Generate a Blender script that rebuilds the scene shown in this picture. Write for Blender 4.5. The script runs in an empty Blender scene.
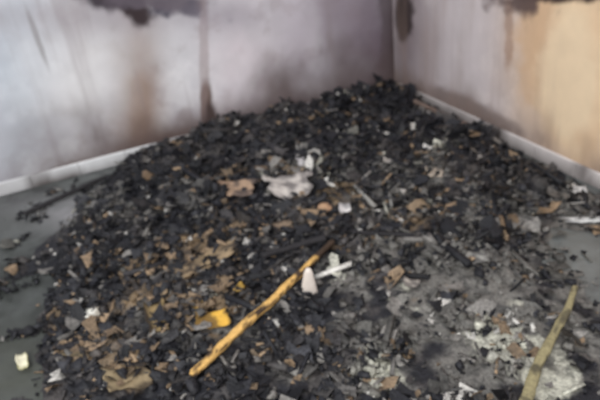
import bpy, math, numpy as np
from mathutils import Matrix, Vector
rng=np.random.default_rng(7)
sc=bpy.context.scene
sc.view_settings.view_transform='Standard'

# ---------------- camera (solved from the room corner's three edges) -------------
F=600.0
c=np.array([95.,109.,-F]); C=c@c
l=[np.array([-1,-0.265,0.]),np.array([1,-0.475,0.]),np.array([-0.03,1,0.])]
lc=[v@c for v in l]
M=lambda i,j: lc[i]*lc[j]-C*(l[i]@l[j])
ux=-math.sqrt(M(0,1)*M(0,2)/M(1,2)); uy=M(0,1)/ux; uz=M(0,2)/ux
E=[]
for i,u in enumerate((ux,uy,uz)):
    s=(u-lc[i])/C; d=l[i]+s*c; E.append(d/np.linalg.norm(d))
R=np.array(E)
ch=c/np.linalg.norm(c)
D=1.6/abs((R@ch)[2])
CAM=-(R@ch)*D
cam=bpy.data.cameras.new('camera'); co=bpy.data.objects.new('camera',cam)
sc.collection.objects.link(co); sc.camera=co
cam.sensor_width=36; cam.lens=36*F/600; cam.clip_start=0.05
cam.dof.use_dof=True; cam.dof.focus_distance=1.1; cam.dof.aperture_fstop=3.6
mw=Matrix.Identity(4)
for i in range(3):
    for j in range(3): mw[i][j]=R[i][j]
    mw[i][3]=CAM[i]
co.matrix_world=mw

def ray(px,py):
    return R@np.array([px-300.,-(py-200.),-F])
def fl(px,py,z=0.0):
    d=ray(px,py); t=(z-CAM[2])/d[2]; p=CAM+t*d; return p
def wl(px,py):
    d=ray(px,py); t=-CAM[1]/d[1]; p=CAM+t*d; return np.array([p[0],p[2]])
def wr(px,py):
    d=ray(px,py); t=-CAM[0]/d[0]; p=CAM+t*d; return np.array([p[1],p[2]])
def fl2(px,py): return fl(px,py)[:2]

class Blob:
    def __init__(s,fn,px,py,rx,ry,ang=0):
        s.c=fn(px,py)
        J=np.stack([(fn(px+1,py)-fn(px-1,py))/2,(fn(px,py+1)-fn(px,py-1))/2],1)
        s.Ji=np.linalg.inv(J); s.r=(rx,ry); s.a=math.radians(ang)
    def __call__(s,X,Y):
        dx=X-s.c[0]; dy=Y-s.c[1]
        u=s.Ji[0,0]*dx+s.Ji[0,1]*dy; v=s.Ji[1,0]*dx+s.Ji[1,1]*dy
        ca,sa=math.cos(s.a),math.sin(s.a)
        u,v=u*ca+v*sa,-u*sa+v*ca
        return np.exp(-0.5*((u/s.r[0])**2+(v/s.r[1])**2)) 

def hsh(ix,iy,seed):
    n=(ix.astype(np.int64)*374761393+iy.astype(np.int64)*668265263+seed*1442695041)&0xffffffff
    n=((n^(n>>13))*1274126177)&0xffffffff
    return ((n^(n>>16))&0xffff)/65535.0
def vn(x,y,seed=0):
    ix=np.floor(x); iy=np.floor(y); fx=x-ix; fy=y-iy
    fx=fx*fx*(3-2*fx); fy=fy*fy*(3-2*fy)
    a=hsh(ix,iy,seed); b=hsh(ix+1,iy,seed); c_=hsh(ix,iy+1,seed); d=hsh(ix+1,iy+1,seed)
    return (a*(1-fx)+b*fx)*(1-fy)+(c_*(1-fx)+d*fx)*fy
def fbm(x,y,f=1.,o=4,seed=0):
    r=0;a=1.;t=0
    for i in range(o):
        r=r+a*vn(x*f+i*17.3,y*f+i*9.1,seed+i); t+=a; a*=.5; f*=2.03
    return r/t
def ss(a,b,x):
    t=np.clip((x-a)/(b-a),0,1); return t*t*(3-2*t)
def lin(c3):
    c3=np.array(c3,float)/255.; return np.where(c3<=.04045,c3/12.92,((c3+.055)/1.055)**2.4)
def mixc(A,B,t):
    return A*(1-t[...,None])+np.asarray(B)*t[...,None]

# ---------------- materials -----------------------------------------------------
def mat(name,rough=.8,noise_scale=60,amt=.25,bump=.3,bdist=.01,spec=.3,rough_var=0):
    m=bpy.data.materials.new(name); m.use_nodes=True; nt=m.node_tree; n=nt.nodes; L=nt.links
    b=n['Principled BSDF']; b.inputs['Specular IOR Level'].default_value=spec
    at=n.new('ShaderNodeAttribute'); at.attribute_name='Col'
    tc=n.new('ShaderNodeTexCoord')
    nz=n.new('ShaderNodeTexNoise'); nz.inputs['Scale'].default_value=noise_scale; nz.inputs['Detail'].default_value=6
    L.new(tc.outputs['Object'],nz.inputs['Vector'])
    mr=n.new('ShaderNodeMapRange'); mr.inputs[1].default_value=.3; mr.inputs[2].default_value=.7
    mr.inputs[3].default_value=1-amt; mr.inputs[4].default_value=1+amt
    L.new(nz.outputs['Fac'],mr.inputs[0])
    vm=n.new('ShaderNodeVectorMath'); vm.operation='SCALE'
    L.new(at.outputs['Color'],vm.inputs[0]); L.new(mr.outputs[0],vm.inputs['Scale'])
    L.new(vm.outputs[0],b.inputs['Base Color'])
    if rough_var:
        r2=n.new('ShaderNodeMapRange'); r2.inputs[1].default_value=.35; r2.inputs[2].default_value=.65
        r2.inputs[3].default_value=rough-rough_var; r2.inputs[4].default_value=rough+rough_var
        L.new(nz.outputs['Fac'],r2.inputs[0]); L.new(r2.outputs[0],b.inputs['Roughness'])
    else: b.inputs['Roughness'].default_value=rough
    bp=n.new('ShaderNodeBump'); bp.inputs['Strength'].default_value=bump; bp.inputs['Distance'].default_value=bdist
    L.new(nz.outputs['Fac'],bp.inputs['Height']); L.new(bp.outputs['Normal'],b.inputs['Normal'])
    return m
M_wall=mat('sooted_plaster',.9,7,.05,.15,.01,.15)
M_floor=mat('wet_cement',.55,25,.15,.2,.004,.4,.12)
M_char=mat('char_and_ash',.58,90,.4,.6,.01,.4)
M_wood=mat('half_burnt_wood',.75,90,.2,.4,.004,.25)
M_card=mat('cardboard_paper',.85,40,.12,.3,.004,.2)
M_base=mat('white_skirting_tile',.5,20,.06,.1,.003,.4)

def mesh(name,V,Fc,Col,m,smooth=False,parent=None):
    me=bpy.data.meshes.new(name)
    V=np.asarray(V,np.float32)
    if isinstance(Fc,np.ndarray):
        nf,k=Fc.shape
        me.vertices.add(len(V)); me.vertices.foreach_set('co',V.ravel())
        me.loops.add(nf*k); me.loops.foreach_set('vertex_index',Fc.astype(np.int32).ravel())
        me.polygons.add(nf); me.polygons.foreach_set('loop_start',np.arange(0,nf*k,k,dtype=np.int32))
        me.update(calc_edges=True)
    else:
        me.from_pydata(V.tolist(),[],Fc); me.update()
    a=me.color_attributes.new('Col','FLOAT_COLOR','POINT')
    cc=np.ones((len(V),4),np.float32); cc[:,:3]=np.clip(Col,0.002,1); a.data.foreach_set('color',cc.ravel())
    me.materials.append(m)
    if smooth: me.polygons.foreach_set('use_smooth',np.ones(len(me.polygons),bool))
    o=bpy.data.objects.new(name,me); sc.collection.objects.link(o)
    if parent: o.parent=parent
    return o
def gridfaces(nu,nv):
    i=np.arange(nu-1)[:,None]*nv+np.arange(nv-1)[None,:]; i=i.ravel()
    return np.stack([i,i+nv,i+nv+1,i+1],1)

# ---------------- walls -----------------------------------------------------------
H_W=2.7; LX=5.2; LY=5.2
def wallgrid(L,nu=620,nv=330):
    u=np.linspace(0,L,nu); v=np.linspace(0,H_W,nv); U,V=np.meshgrid(u,v,indexing='ij'); return U.ravel(),V.ravel(),gridfaces(nu,nv)
def paint(U,V,col,fn,blobs,seed):
    for k,(px,py,rx,ry,ang,cl,st,rag) in enumerate(blobs):
        g=Blob(fn,px,py,rx,ry,ang)(U,V)
        nz=fbm(U,V,9,4,seed+k*5)
        if rag==0: t=g*st*(.6+.8*fbm(U,V,4,4,seed+k*3))
        else: t=ss(.28,.66,g*(1-rag*.3)+ (nz-.5)*rag)*st
        col=mixc(col,lin(cl),np.clip(t,0,1))
    return col
U,V,G=wallgrid(LX)
col=np.tile(lin((206,205,209)),(len(U),1))
st=fbm(U,V*.7,2.0,5,8); col=mixc(col,lin((158,150,157)),ss(.45,.72,st)*.55)
st=fbm(U,V,6,4,28); col=mixc(col,lin((230,229,231)),ss(.52,.75,st)*.55)
st=fbm(U,V,9,4,38); col=mixc(col,lin((150,138,136)),ss(.56,.78,st)*.45)
left=[
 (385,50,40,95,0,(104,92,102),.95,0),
 (340,20,40,40,0,(150,138,148),.6,0),
 (320,105,100,16,-15,(116,102,104),.75,0),
 (140,110,16,60,0,(136,110,94),1.1,0),
 (165,145,60,12,-15,(104,84,76),1,0),
 (8,60,40,90,0,(182,190,200),.8,0),
 (85,75,35,45,0,(222,220,221),.8,0),
 (245,60,32,50,0,(212,200,206),.7,0),
 (298,50,16,50,0,(190,180,190),.5,0),
 (100,15,80,14,0,(150,142,148),.6,0),
 (133,4,13,24,-30,(58,48,50),1.,.6),
 (112,-6,34,13,0,(66,60,66),1,.6),
 (182,7,28,10,5,(70,68,80),1,.8),
 (150,-4,44,13,0,(94,86,94),.95,.8),
 (206,108,5,26,0,(98,78,70),.95,.4),
 (209,122,7,18,0,(70,58,56),1,.4),
 (204,60,4,60,0,(150,132,130),.5,.4),
 (38,40,3,30,-20,(130,124,124),.6,.5),
 (225,15,30,12,0,(146,138,148),.7,0),
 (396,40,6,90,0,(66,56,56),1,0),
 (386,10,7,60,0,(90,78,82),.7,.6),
 (70,168,30,5,-15,(130,120,114),.6,.5),
]
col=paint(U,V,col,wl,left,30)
stk=fbm(U*10,V*.8,1,5,3); col=mixc(col,lin((138,126,128)),ss(.54,.8,stk)*.35)
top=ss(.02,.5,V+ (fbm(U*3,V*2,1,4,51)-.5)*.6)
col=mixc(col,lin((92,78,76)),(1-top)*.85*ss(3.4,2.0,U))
VV=np.stack([U,np.zeros_like(U),V],1)
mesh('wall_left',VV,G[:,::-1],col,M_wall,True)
U,V,G=wallgrid(LY)
col=np.tile(lin((198,188,190)),(len(U),1))
st=fbm(U,V,3,5,18); col=mixc(col,lin((168,157,158)),ss(.45,.7,st)*.5)
st=fbm(U,V,9,4,48); col=mixc(col,lin((226,216,214)),ss(.54,.76,st)*.4)
right=[
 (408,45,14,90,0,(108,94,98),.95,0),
 (430,60,26,70,0,(160,149,152),.6,0),
 (580,80,50,120,0,(224,192,158),1.3,0),
 (540,50,24,50,0,(208,174,142),.85,.5),
 (568,80,28,60,0,(234,210,178),.85,.4),
 (460,60,18,60,0,(208,199,200),.6,0),
 (509,20,5,40,0,(160,130,112),.7,.6),
 (555,-7,60,9,0,(66,52,50),1,.7),
 (518,3,24,13,0,(92,76,74),.95,.8),
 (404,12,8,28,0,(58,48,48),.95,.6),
 (470,110,50,9,25,(124,110,106),.8,.4),
]
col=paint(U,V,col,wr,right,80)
stk=fbm(U*8,V*.9,1,5,63); col=mixc(col,lin((150,128,116)),ss(.54,.8,stk)*.3)
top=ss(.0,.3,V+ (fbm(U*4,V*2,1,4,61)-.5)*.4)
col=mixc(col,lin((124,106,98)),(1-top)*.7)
VV=np.stack([np.zeros_like(U),U,V],1)
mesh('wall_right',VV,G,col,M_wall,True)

# ---------------- skirting --------------------------------------------------------
def skirting(name,axis,L,h=.085,t=.012):
    Vs=[];Fs=[];Cs=[]
    n=int(L/.30)
    for i in range(n):
        a=i*.30+.0015; b=(i+1)*.30-.0015
        if axis=='x' and i==0: a=t
        for seg in range(6):
            p0=a+(b-a)*seg/6; p1=a+(b-a)*(seg+1)/6
            o=len(Vs)
            prof=[(.0005,.001),(t,.001),(t,h-.006),(t-.005,h),(.0005,h)]
            for p in (p0,p1):
                for (d,z) in prof:
                    Vs.append((p,d,z) if axis=='x' else (d,p,z))
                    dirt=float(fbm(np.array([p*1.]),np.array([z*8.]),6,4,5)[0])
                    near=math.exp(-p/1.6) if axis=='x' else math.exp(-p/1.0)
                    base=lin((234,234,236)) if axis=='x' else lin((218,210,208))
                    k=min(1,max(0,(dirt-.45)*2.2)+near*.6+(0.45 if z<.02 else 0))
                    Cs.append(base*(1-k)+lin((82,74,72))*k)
            for j in range(4): Fs.append((o+j,o+j+1,o+5+j+1,o+5+j) if axis=='y' else (o+j+5,o+j+6,o+j+1,o+j))
            if seg==0: Fs.append((o,o+1,o+2,o+3,o+4))
            if seg==5: Fs.append((o+9,o+8,o+7,o+6,o+5))
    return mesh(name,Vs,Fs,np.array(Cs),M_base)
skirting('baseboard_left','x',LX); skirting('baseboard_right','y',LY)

# ---------------- pile height -----------------------------------------------------
poly_px=[(40,262),(62,228),(92,192),(120,168),(160,155),(200,143),(300,114),(392,88),(405,92),(440,112),(480,132),(530,160),(575,188),(640,212),(640,236),(560,232),(545,262),(590,300),(640,330),(640,520),(-10,520),(48,400),(58,330)]
poly=np.array([fl2(*p) for p in poly_px])
def sdist(X,Y):
    inside=np.zeros(X.shape,bool); dm=np.full(X.shape,1e9)
    n=len(poly)
    for i in range(n):
        a=poly[i]; b=poly[(i+1)%n]
        cond=((a[1]>Y)!=(b[1]>Y))
        with np.errstate(divide='ignore',invalid='ignore'):
            xi=(b[0]-a[0])*(Y-a[1])/(b[1]-a[1]+1e-12)+a[0]
        inside^=cond&(X<xi)
        d=b-a; t=np.clip(((X-a[0])*d[0]+(Y-a[1])*d[1])/(d@d),0,1)
        dm=np.minimum(dm,np.hypot(X-a[0]-t*d[0],Y-a[1]-t*d[1]))
    return np.where(inside,dm,-dm)
hb=[(Blob(fl2,300,165,95,30,-10),.07),(Blob(fl2,330,116,70,12,-14),.09),(Blob(fl2,150,185,50,18,-10),.05),(Blob(fl2,450,165,60,24,20),.04),
    (Blob(fl2,230,250,100,40,0),.03),(Blob(fl2,478,142,10,6,0),.08),(Blob(fl2,215,147,55,10,-12),.10),(Blob(fl2,388,104,22,8,0),.05)]
flat=Blob(fl2,490,350,130,70,0)
def HT(X,Y,rough=True):
    X=np.asarray(X,float);Y=np.asarray(Y,float)
    sd=sdist(X,Y)+(fbm(X,Y,4,3,91)-.5)*.22
    m=ss(-.02,.20,sd)
    h=0.024+0*X
    for b,a in hb: h=h+a*b(X,Y)
    r=(fbm(X,Y,5,4,11)-.45)*.12+(fbm(X,Y,24,3,17)-.5)*.05
    fk=1-.85*flat(X,Y)
    h=(h+r*fk)*m*(.3+.7*fk)
    h=h*ss(.0,.10,X+.03)
    return np.where(sd>-.02,np.maximum(h,.002*m),-.01)
def H1(x,y): return max(0.,float(HT(np.array([x]),np.array([y]))[0]))
def on(px,py,dz=0.):
    z=0.
    for _ in range(12):
        p=fl(px,py,z); z=.5*z+.5*(H1(p[0],p[1])+dz)
    return fl(px,py,z)

def zones(lst): return [(Blob(fl2,a,b,cx,cy,an),w) for a,b,cx,cy,an,w in lst]
Ztan=zones([(195,265,45,16,-20,.9),(210,318,28,10,0,.9),(170,315,35,16,0,.8),(130,378,26,14,0,.7),(245,190,34,9,0,.7),(330,215,30,10,0,.4),(225,240,30,12,0,.5),(90,350,40,20,0,.5),(440,172,20,6,0,.35),(300,360,60,20,0,.15),(60,300,30,20,0,.3),(390,225,50,14,0,.3),(480,330,60,20,0,.2)])
Zyel=zones([(212,320,16,6,0,.9),(150,320,8,8,0,.3),(235,300,12,6,0,.25)])
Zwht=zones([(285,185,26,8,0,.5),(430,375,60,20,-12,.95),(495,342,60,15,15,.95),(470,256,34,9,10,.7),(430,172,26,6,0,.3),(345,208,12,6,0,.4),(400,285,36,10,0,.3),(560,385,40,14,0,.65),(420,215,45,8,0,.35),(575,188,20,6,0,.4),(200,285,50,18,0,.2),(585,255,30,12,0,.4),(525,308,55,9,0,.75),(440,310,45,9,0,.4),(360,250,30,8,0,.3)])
Zgry=zones([(90,215,40,12,0,.9),(490,330,120,65,0,.95),(560,250,60,25,0,.85),(420,250,80,30,0,.7),(110,330,60,40,0,.4),(330,190,60,12,0,.45),(440,190,60,20,0,.5),(220,215,60,12,0,.5),(200,350,60,30,0,.35),(560,205,40,12,0,.5),(330,300,50,20,0,.3)])
def zv(Z,X,Y):
    r=0*X
    for b,w in Z: r=1-(1-r)*(1-w*b(X,Y))
    return r
def tcolor(X,Y):
    col=np.tile(lin((30,30,36)),(len(X),1))  # char base; its slight blue tint is haze put into the colour
    n0=fbm(X,Y,4,3,241); n1=fbm(X,Y,14,4,41); n2=fbm(X,Y,10,4,45); n3=fbm(X,Y,6,5,49); n5=fbm(X,Y,9,4,145)
    col=mixc(col,lin((88,83,81)),ss(.45,.68,n1*.6+n0*.4)*.75)
    g=zv(Zgry,X,Y); col=mixc(col,lin((122,119,114)),ss(.36,.70,g*.7+(n2-.45)*1.1)*.85)
    t=zv(Ztan,X,Y); col=mixc(col,lin((140,118,90)),ss(.42,.7,t*.6+(n5-.42)*1.2)*.8)
    t=zv(Zyel,X,Y); col=mixc(col,lin((186,146,64)),ss(.45,.7,t*.8+(n2-.5)*1.0)*.9)
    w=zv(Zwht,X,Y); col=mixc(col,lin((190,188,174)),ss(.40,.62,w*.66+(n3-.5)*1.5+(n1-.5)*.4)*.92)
    return col

segs=[];pads=[]
def keepseg(q0,q1,r,dz): segs.append((on(*q0,dz)[:2],on(*q1,dz)[:2],r))
S1=((191,375),(334,241),.045); S2=((519,415),(576,286),.04)
keepseg(S1[0],S1[1],.028,S1[2]); keepseg(S2[0],S2[1],.028,S2[2])
def clear(a,b):
    k=np.ones(a.shape,bool)
    for p,q,r in segs:
        d=q-p;t=np.clip(((a-p[0])*d[0]+(b-p[1])*d[1])/(d@d),0,1)
        k&=~(np.hypot(a-p[0]-t*d[0],b-p[1]-t*d[1])<r)
    for B in pads: k&=~((B(a,b)>.6)&(rng.uniform(0,1,a.shape)<.85))
    return k
SHEETS=[
('cardboard_sheet',[(214,180),(258,181),(254,198),(222,196)],(164,138,116),(92,80,74),3,{}),
('crumpled_paper',[(266,178),(308,174),(314,196),(270,200)],(186,178,172),(122,116,114),5,dict(lift=.03,rip=.03)),
('cardboard_sheet',[(172,264),(232,242),(238,254),(180,280)],(148,128,102),(66,58,52),7,{}),
('cardboard_sheet',[(194,314),(228,312),(231,326),(198,329)],(212,166,72),(120,94,52),9,dict(lift=.02,rip=.02)),
('cardboard_sheet',[(144,304),(164,302),(170,330),(150,334)],(140,120,86),(60,52,44),11,{}),
('cardboard_sheet',[(104,372),(146,366),(152,386),(112,394)],(140,124,98),(76,66,54),13,{}),
('paper_scrap',[(76,310),(98,308),(101,316),(80,319)],(225,222,212),(160,152,140),15,dict(rip=.008,nu=8,nv=6)),
('paper_scrap',[(16,356),(26,353),(30,366),(18,370)],(222,216,190),(150,146,110),17,dict(rip=.01,nu=8,nv=6)),
('paper_scrap',[(562,218),(604,216),(604,222),(566,223)],(205,205,203),(140,138,138),19,dict(lift=.015,rip=.006,nu=10,nv=5)),
('paper_scrap',[(572,186),(586,186),(587,193),(574,194)],(215,215,215),(150,148,148),21,dict(rip=.01,nu=8,nv=6)),
('paper_scrap',[(424,166),(444,168),(442,178),(428,176)],(175,162,148),(100,94,90),23,dict(rip=.01,nu=8,nv=6)),
('paper_scrap',[(338,204),(350,204),(351,212),(340,213)],(215,210,208),(150,146,146),25,dict(rip=.01,nu=8,nv=6)),
('paper_scrap',[(404,278),(420,280),(418,288),(404,287)],(180,170,160),(110,104,100),27,dict(rip=.01,nu=8,nv=6)),
('paper_scrap',[(296,158),(309,157),(310,165),(299,167)],(225,222,222),(160,156,156),29,dict(lift=.03,rip=.012,nu=8,nv=6)),
('cardboard_sheet',[(455,252),(486,250),(490,262),(460,266)],(170,168,162),(100,98,96),33,dict(rip=.01,nu=10,nv=8)),
('cardboard_sheet',[(270,222),(290,219),(294,229),(276,232)],(134,116,98),(64,56,52),35,dict(rip=.01,nu=10,nv=8)),
('cardboard_sheet',[(62,352),(84,346),(88,358),(68,364)],(120,106,84),(70,62,52),37,dict(rip=.01,nu=10,nv=8)),
]
for nm,q,_,_,_,kw in SHEETS:
    cx=sum(p[0] for p in q)/4;cy_=sum(p[1] for p in q)/4
    z=kw.get('lift',.02);pt=on(cx,cy_,z)
    rx=(max(p[0] for p in q)-min(p[0] for p in q))/2;ry=(max(p[1] for p in q)-min(p[1] for p in q))/2
    B=Blob(fl2,cx,cy_,rx*.85,ry*.85);B.c=pt[:2];pads.append(B)

nx,ny=560,520
x=np.linspace(.0135,4.4,nx); y=np.linspace(.0135,4.2,ny)
X,Y=np.meshgrid(x,y,indexing='ij'); X=X.ravel();Y=Y.ravel()
Z=HT(X,Y)
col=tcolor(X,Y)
n4=fbm(X,Y,34,3,141); col=mixc(col,lin((24,24,28)),ss(.55,.7,n4)*.5)
G=gridfaces(nx,ny)
keep=(Z[G]>-.005).all(1); Gk=G[keep]
used=np.unique(Gk); remap=-np.ones(len(X),int); remap[used]=np.arange(len(used))
TV=np.stack([X,Y,np.maximum(Z,.002)],1)[used]; TF=remap[Gk]; TC=col[used]

# fragments ------------------------------------------------------------------------
allV=[];allF=[];allC=[];off=0
def rotm(n,tilt):
    yaw=rng.uniform(0,2*np.pi,n); ax=rng.uniform(0,2*np.pi,n); th=rng.normal(0,tilt,n)
    cy,sy=np.cos(yaw),np.sin(yaw); Rz=np.zeros((n,3,3)); Rz[:,0,0]=cy;Rz[:,0,1]=-sy;Rz[:,1,0]=sy;Rz[:,1,1]=cy;Rz[:,2,2]=1
    k=np.stack([np.cos(ax),np.sin(ax),0*ax],1); K=np.zeros((n,3,3))
    K[:,0,1]=-k[:,2];K[:,0,2]=k[:,1];K[:,1,0]=k[:,2];K[:,1,2]=-k[:,0];K[:,2,0]=-k[:,1];K[:,2,1]=k[:,0]
    Rt=np.eye(3)+np.sin(th)[:,None,None]*K+(1-np.cos(th))[:,None,None]*(K@K)
    return Rt@Rz
def sample(n,sparse=.10):
    outx=[];outy=[];tot=0
    while tot<n:
        a=rng.uniform(.05,4.2,n*2); b=rng.uniform(.05,3.6,n*2)
        sd=sdist(a,b)+(fbm(a,b,4,3,91)-.5)*.22
        fk=flat(a,b)
        pr=ss(-.05,.18,sd)*(1-.97*ss(.12,.5,fk)*ss(.64,.46,fbm(a,b,5,3,77)))
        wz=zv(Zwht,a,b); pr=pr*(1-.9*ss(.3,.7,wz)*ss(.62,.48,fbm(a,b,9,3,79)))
        pr=np.maximum(pr,sparse*ss(-.5,0,sd)*(fbm(a,b,6,2,66)>.5))
        pr=pr*(0.12+1.6*ss(.38,.62,fbm(a,b,5,4,72)))
        k=(rng.uniform(0,1.5,len(a))<pr)&clear(a,b)
        outx.append(a[k]);outy.append(b[k]);tot+=k.sum()
    return np.concatenate(outx)[:n],np.concatenate(outy)[:n]
def fcolor(a,b,kind):
    n=len(a)
    v=rng.normal(0,1,n)
    base=np.clip(31+v*10,14,90)
    colr=lin(np.stack([base,base,base+5],1))  # same bluish haze tint mixed into the char fragments' colour
    r=rng.uniform(0,1,n)
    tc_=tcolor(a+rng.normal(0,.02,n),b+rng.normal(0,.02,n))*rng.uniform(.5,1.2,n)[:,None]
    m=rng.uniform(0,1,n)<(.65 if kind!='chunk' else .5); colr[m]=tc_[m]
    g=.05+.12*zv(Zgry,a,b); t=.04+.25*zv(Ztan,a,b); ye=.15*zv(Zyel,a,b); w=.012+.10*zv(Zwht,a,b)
    if kind=='chunk': g*=.6;t*=.5;w*=.4
    j=rng.uniform(.45,1.15,n)[:,None]
    s0=0
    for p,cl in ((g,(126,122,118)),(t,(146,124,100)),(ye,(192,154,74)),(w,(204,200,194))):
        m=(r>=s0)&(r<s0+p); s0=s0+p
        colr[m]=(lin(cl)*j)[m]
    return colr
def emit(T,faces,a,b,sx,sy,sz,tilt,jit,lift,kind):
    global off
    n=len(a); k=len(T)
    P=np.tile(T,(n,1,1))+rng.normal(0,jit,(n,k,3))
    P*=np.stack([sx,sy,sz],1)[:,None,:]
    P=np.einsum('nij,nkj->nki',rotm(n,tilt),P)
    z=np.maximum(HT(a,b),0)
    P[:,:,0]+=a[:,None];P[:,:,1]+=b[:,None]
    mn=P[:,:,2].min(1)
    P[:,:,2]+=(z-mn*lift+.001)[:,None]
    P[:,:,2]=np.maximum(P[:,:,2],.001)
    P[:,:,0]=np.maximum(P[:,:,0],.014); P[:,:,1]=np.maximum(P[:,:,1],.014)
    Fq=(np.asarray(faces)[None]+ (np.arange(n)*k)[:,None,None]+off).reshape(-1,4)
    cc=fcolor(a,b,kind)
    cc=np.repeat(cc[:,None,:],k,1)*rng.uniform(.6,1.3,(n,k,1))
    allV.append(P.reshape(-1,3)); allF.append(Fq); allC.append(cc.reshape(-1,3)); off+=n*k
cube=np.array([[x_,y_,z_] for x_ in(-1,1) for y_ in (-1,1) for z_ in(-1,1)],float)*.5
cf=[(0,1,3,2),(4,6,7,5),(0,4,5,1),(2,3,7,6),(0,2,6,4),(1,5,7,3)]
g3=np.array([[i-1,j-1,0] for i in range(3) for j in range(3)],float)*.5
gf=gridfaces(3,3).tolist()
n=20000;a,b=sample(n); s=np.minimum(rng.lognormal(math.log(.011),.5,n),.035)
emit(cube,cf,a,b,s*rng.uniform(.7,1.8,n),s,s*rng.uniform(.4,1,n),.7,.16,.6,'chunk')
n=28000;a,b=sample(n); s=np.minimum(rng.lognormal(math.log(.017),.55,n),.055)
emit(g3,gf,a,b,s*rng.uniform(.8,2.2,n),s,s,.4,.15,.8,'flake')
n=10000;a,b=sample(n); s=rng.lognormal(math.log(.045),.5,n)
emit(cube,cf,a,b,s,s*.11,s*.09,.35,.03,.7,'flake')
n=1100;a,b=sample(n,.02); s=np.minimum(rng.lognormal(math.log(.05),.3,n),.085)
emit(g3,gf,a,b,s*rng.uniform(.8,1.5,n),s,s*.8,.28,.15,.6,'flake')
V=np.concatenate([TV]+allV); Fq=np.concatenate([TF]+[f+len(TV) for f in allF]); Cc=np.concatenate([TC]+allC)
mesh('burnt_debris_pile',V,Fq,Cc,M_char)

# ---------------- floor -----------------------------------------------------------
nx,ny=400,400
x=np.linspace(0,LX,nx);y=np.linspace(0,LY,ny);X,Y=np.meshgrid(x,y,indexing='ij');X=X.ravel();Y=Y.ravel()
col=np.tile(lin((98,101,100)),(len(X),1))
n1=fbm(X,Y,2.5,5,5);n2=fbm(X,Y,12,4,6)
col=mixc(col,lin((62,64,62)),ss(.4,.65,n1)*.6); col=mixc(col,lin((45,45,46)),ss(.5,.7,n2)*.7)
for (px,py,rx,ry,cl,s_) in [(80,214,50,12,(146,144,146),.9),(15,222,30,10,(92,94,92),.7),(15,295,45,45,(50,53,50),.85),(15,375,40,30,(70,72,64),.75),(580,260,40,22,(120,122,120),.8)]:
    col=mixc(col,lin(cl),np.clip(Blob(fl2,px,py,rx,ry)(X,Y)*s_*(.6+.8*n2),0,1))
mesh('floor',np.stack([X,Y,0*X],1),gridfaces(nx,ny),col,M_floor,True)

# ---------------- named pieces ----------------------------------------------------
def bar(name,p0,p1,w,h,cols,m,seed,bow=.01,taper=(1,1),N=60):
    p0=np.array(p0);p1=np.array(p1);d=p1-p0;L=np.linalg.norm(d);d/=L
    s=np.cross(d,[0,0,1]);s/=np.linalg.norm(s);u=np.cross(s,d)
    Vs=[];Cs=[];K=10
    for i in range(N+1):
        t=i/N; k=taper[0]*(1-t)+taper[1]*t
        q=np.array([t*L]);o=np.array([0.])
        cx=(float(fbm(q,o,4,3,seed)[0])-.5)*bow*2
        sc_=k*(0.8+.45*float(fbm(q,o,18,3,seed+3)[0]))
        if i in(0,N): sc_*=.55
        cen=p0+d*t*L
        cen[2]=max(cen[2],H1(cen[0],cen[1])+h*.2)
        for j in range(K):
            an=2*math.pi*(j+.5)/K
            ca,sa=math.cos(an),math.sin(an)
            ca=math.copysign(abs(ca)**.55,ca);sa=math.copysign(abs(sa)**.55,sa)
            r=1+.2*(float(fbm(np.array([t*L*30.]),np.array([j*1.7]),1,2,seed+7)[0])-.5)
            Vs.append(cen+s*(cx+ca*w/2*sc_*r)+u*(sa*h/2*sc_*r))
            Cs.append(cols(t,j,float(fbm(np.array([t*L*18.]),np.array([j*.5]),1,3,seed+11)[0])))
    Fs=[]
    for i in range(N):
        for j in range(K): Fs.append((i*K+j,i*K+(j+1)%K,(i+1)*K+(j+1)%K,(i+1)*K+j))
    Fs.append(tuple(range(K))[::-1]);Fs.append(tuple(N*K+j for j in range(K)))
    return mesh(name,Vs,Fs,np.array(Cs),m,True)
def cy(t,j,n):
    k=float(ss(.50,.64,np.array(n+max(0,t-.74)*2.6)))
    return lin((218,174,104))*(1-k)+lin((66,52,42))*k
bar('charred_wooden_stick',on(*S1[0],S1[2]),on(*S1[1],S1[2]),.031,.026,cy,M_wood,5,.012,(1.1,.9))
def cb(t,j,n):
    k=float(ss(.5,.72,np.array(n)))
    return lin((150,140,106))*(1-k)+lin((90,84,68))*k
bar('charred_wooden_stick',on(*S2[0],S2[2]),on(*S2[1],S2[2]),.032,.022,cb,M_wood,15,.012,(1.25,.65))
def cd(t,j,n): return lin((44,42,44))*(.8+.5*n)
bar('burnt_batten',on(24,214,.02),on(108,176,.03),.026,.02,cd,M_wood,25,.01)
bar('burnt_batten',on(262,256,.04),on(326,238,.05),.03,.025,cd,M_wood,35,.01)
bar('burnt_batten',on(350,232,.02),on(450,238,.02),.022,.018,cd,M_wood,45,.01)
bar('burnt_batten',on(414,101,.02),on(468,126,.02),.03,.03,lambda t,j,n:lin((112,96,88))*(.6+.8*n),M_wood,55,.01)

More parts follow.
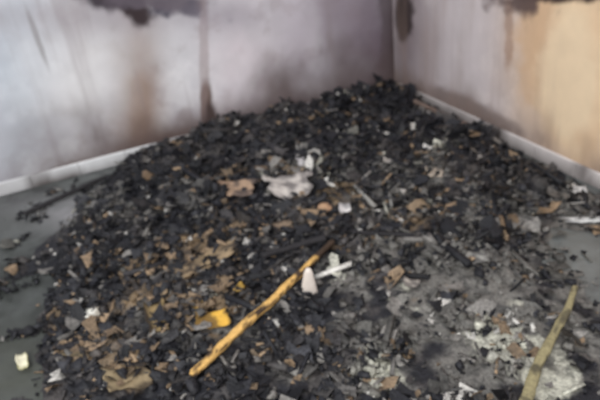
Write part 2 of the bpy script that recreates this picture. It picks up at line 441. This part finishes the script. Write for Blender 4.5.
def sheet(name,cs,colA,colB,seed,lift=.02,rip=.02,nu=18,nv=12,m=M_card,thick=.003,rag=.16):
    W=[on(*q,lift) for q in cs]
    Vs=[];Cs=[]
    for i in range(nu):
        for j in range(nv):
            u=i/(nu-1);v=j/(nv-1)
            ru=(float(fbm(np.array([u*5.]),np.array([seed*1.]),1,3,seed)[0])-.5)*rag*2
            rv=(float(fbm(np.array([v*5.]),np.array([seed*2.]),1,3,seed+1)[0])-.5)*rag*2
            u2=.5+(u-.5)*(1+rv*2);v2=.5+(v-.5)*(1+ru*2)
            p=(W[0]*(1-u2)+W[1]*u2)*(1-v2)+(W[3]*(1-u2)+W[2]*u2)*v2
            n=float(fbm(np.array([p[0]]),np.array([p[1]]),9,3,seed+3)[0])
            z=p[2]+(n-.5)*rip*2+ rip*.8*(abs(u-.5)*2)**3
            z=max(z,H1(p[0],p[1])+.006)
            Vs.append((p[0],p[1],z))
            n2=float(fbm(np.array([p[0]]),np.array([p[1]]),22,4,seed+9)[0])
            edge=max(abs(u-.5),abs(v-.5))*2
            k=float(ss(.48,.68,np.array(n2+max(0,edge-.75)*.6)))
            Cs.append(lin(colA)*(1-k)+lin(colB)*k)
    o=mesh(name,Vs,gridfaces(nu,nv),np.array(Cs),m,True)
    md=o.modifiers.new('thickness','SOLIDIFY');md.thickness=thick;md.offset=1
    return o
for nm,q,cA,cB,sd_,kw in SHEETS: sheet(nm,q,cA,cB,sd_,**kw)

def wedge(name,px,py,h,wb,wt,th,lean,colr,seed):
    base=on(px,py,0.0)
    right=R@np.array([1,0,0.]);right[2]=0;right/=np.linalg.norm(right)
    back=np.array([-right[1],right[0],0]); 
    Vs=[];Cs=[];N=8;K=12
    for i in range(N+1):
        t=i/N;w=(wb*(1-t)+wt*t)*(1 if i<N else .6)
        for j in range(K):
            an=2*math.pi*j/K
            q=base+right*(math.cos(an)*w/2+lean*t)+back*(math.sin(an)*th/2*(1-.4*t))+np.array([0,0,h*t-.01])
            Vs.append(q);Cs.append(lin(colr)*(.8+.25*t))
    Fs=[(i*K+j,i*K+(j+1)%K,(i+1)*K+(j+1)%K,(i+1)*K+j) for i in range(N) for j in range(K)]
    Fs.append(tuple(range(K))[::-1]);Fs.append(tuple(N*K+j for j in range(K)))
    return mesh(name,Vs,Fs,np.array(Cs),M_base,True)
wedge('white_plastic_shard',309,292,.13,.078,.03,.03,.008,(222,210,200),1)

def lump(name,px,py,r,colr,seed):
    import bmesh
    bm=bmesh.new();bmesh.ops.create_icosphere(bm,subdivisions=3,radius=r)
    b=on(px,py,r*.6)
    V=[];C_=[]
    for v in bm.verts:
        q=np.array(v.co); n=float(fbm(np.array([q[0]*1.+q[2]]),np.array([q[1]-q[2]]),1.6/r,3,seed)[0])
        V.append(b+q*(.7+.6*n)*np.array([1,1,.75]));C_.append(lin(colr)*(.55+.8*n))
    Fs=[tuple(v.index for v in f.verts) for f in bm.faces]; bm.free()
    return mesh(name,V,Fs,np.array(C_),M_card,True)
lump('scorched_foam_lump',325,208,.035,(176,142,114),3)
lump('charred_lump',478,128,.05,(42,42,46),8)

# ---------------- light ------------------------------------------------------------
w=bpy.data.worlds.new('world');sc.world=w;w.use_nodes=True
bg=w.node_tree.nodes['Background'];bg.inputs[0].default_value=(.93,.965,1,1);bg.inputs[1].default_value=.95
def area(name,loc,tgt,size,p,colr):
    ld=bpy.data.lights.new(name,'AREA');ld.size=size;ld.energy=p;ld.color=colr
    o=bpy.data.objects.new(name,ld);sc.collection.objects.link(o);o.location=loc
    o.rotation_euler=(Vector(tgt)-Vector(loc)).to_track_quat('-Z','Y').to_euler()
area('window_light',(4.2,5.0,3.0),(1.6,0.0,.9),1.6,190,(1,.99,.97))
print('CAM',CAM,'verts',len(V))
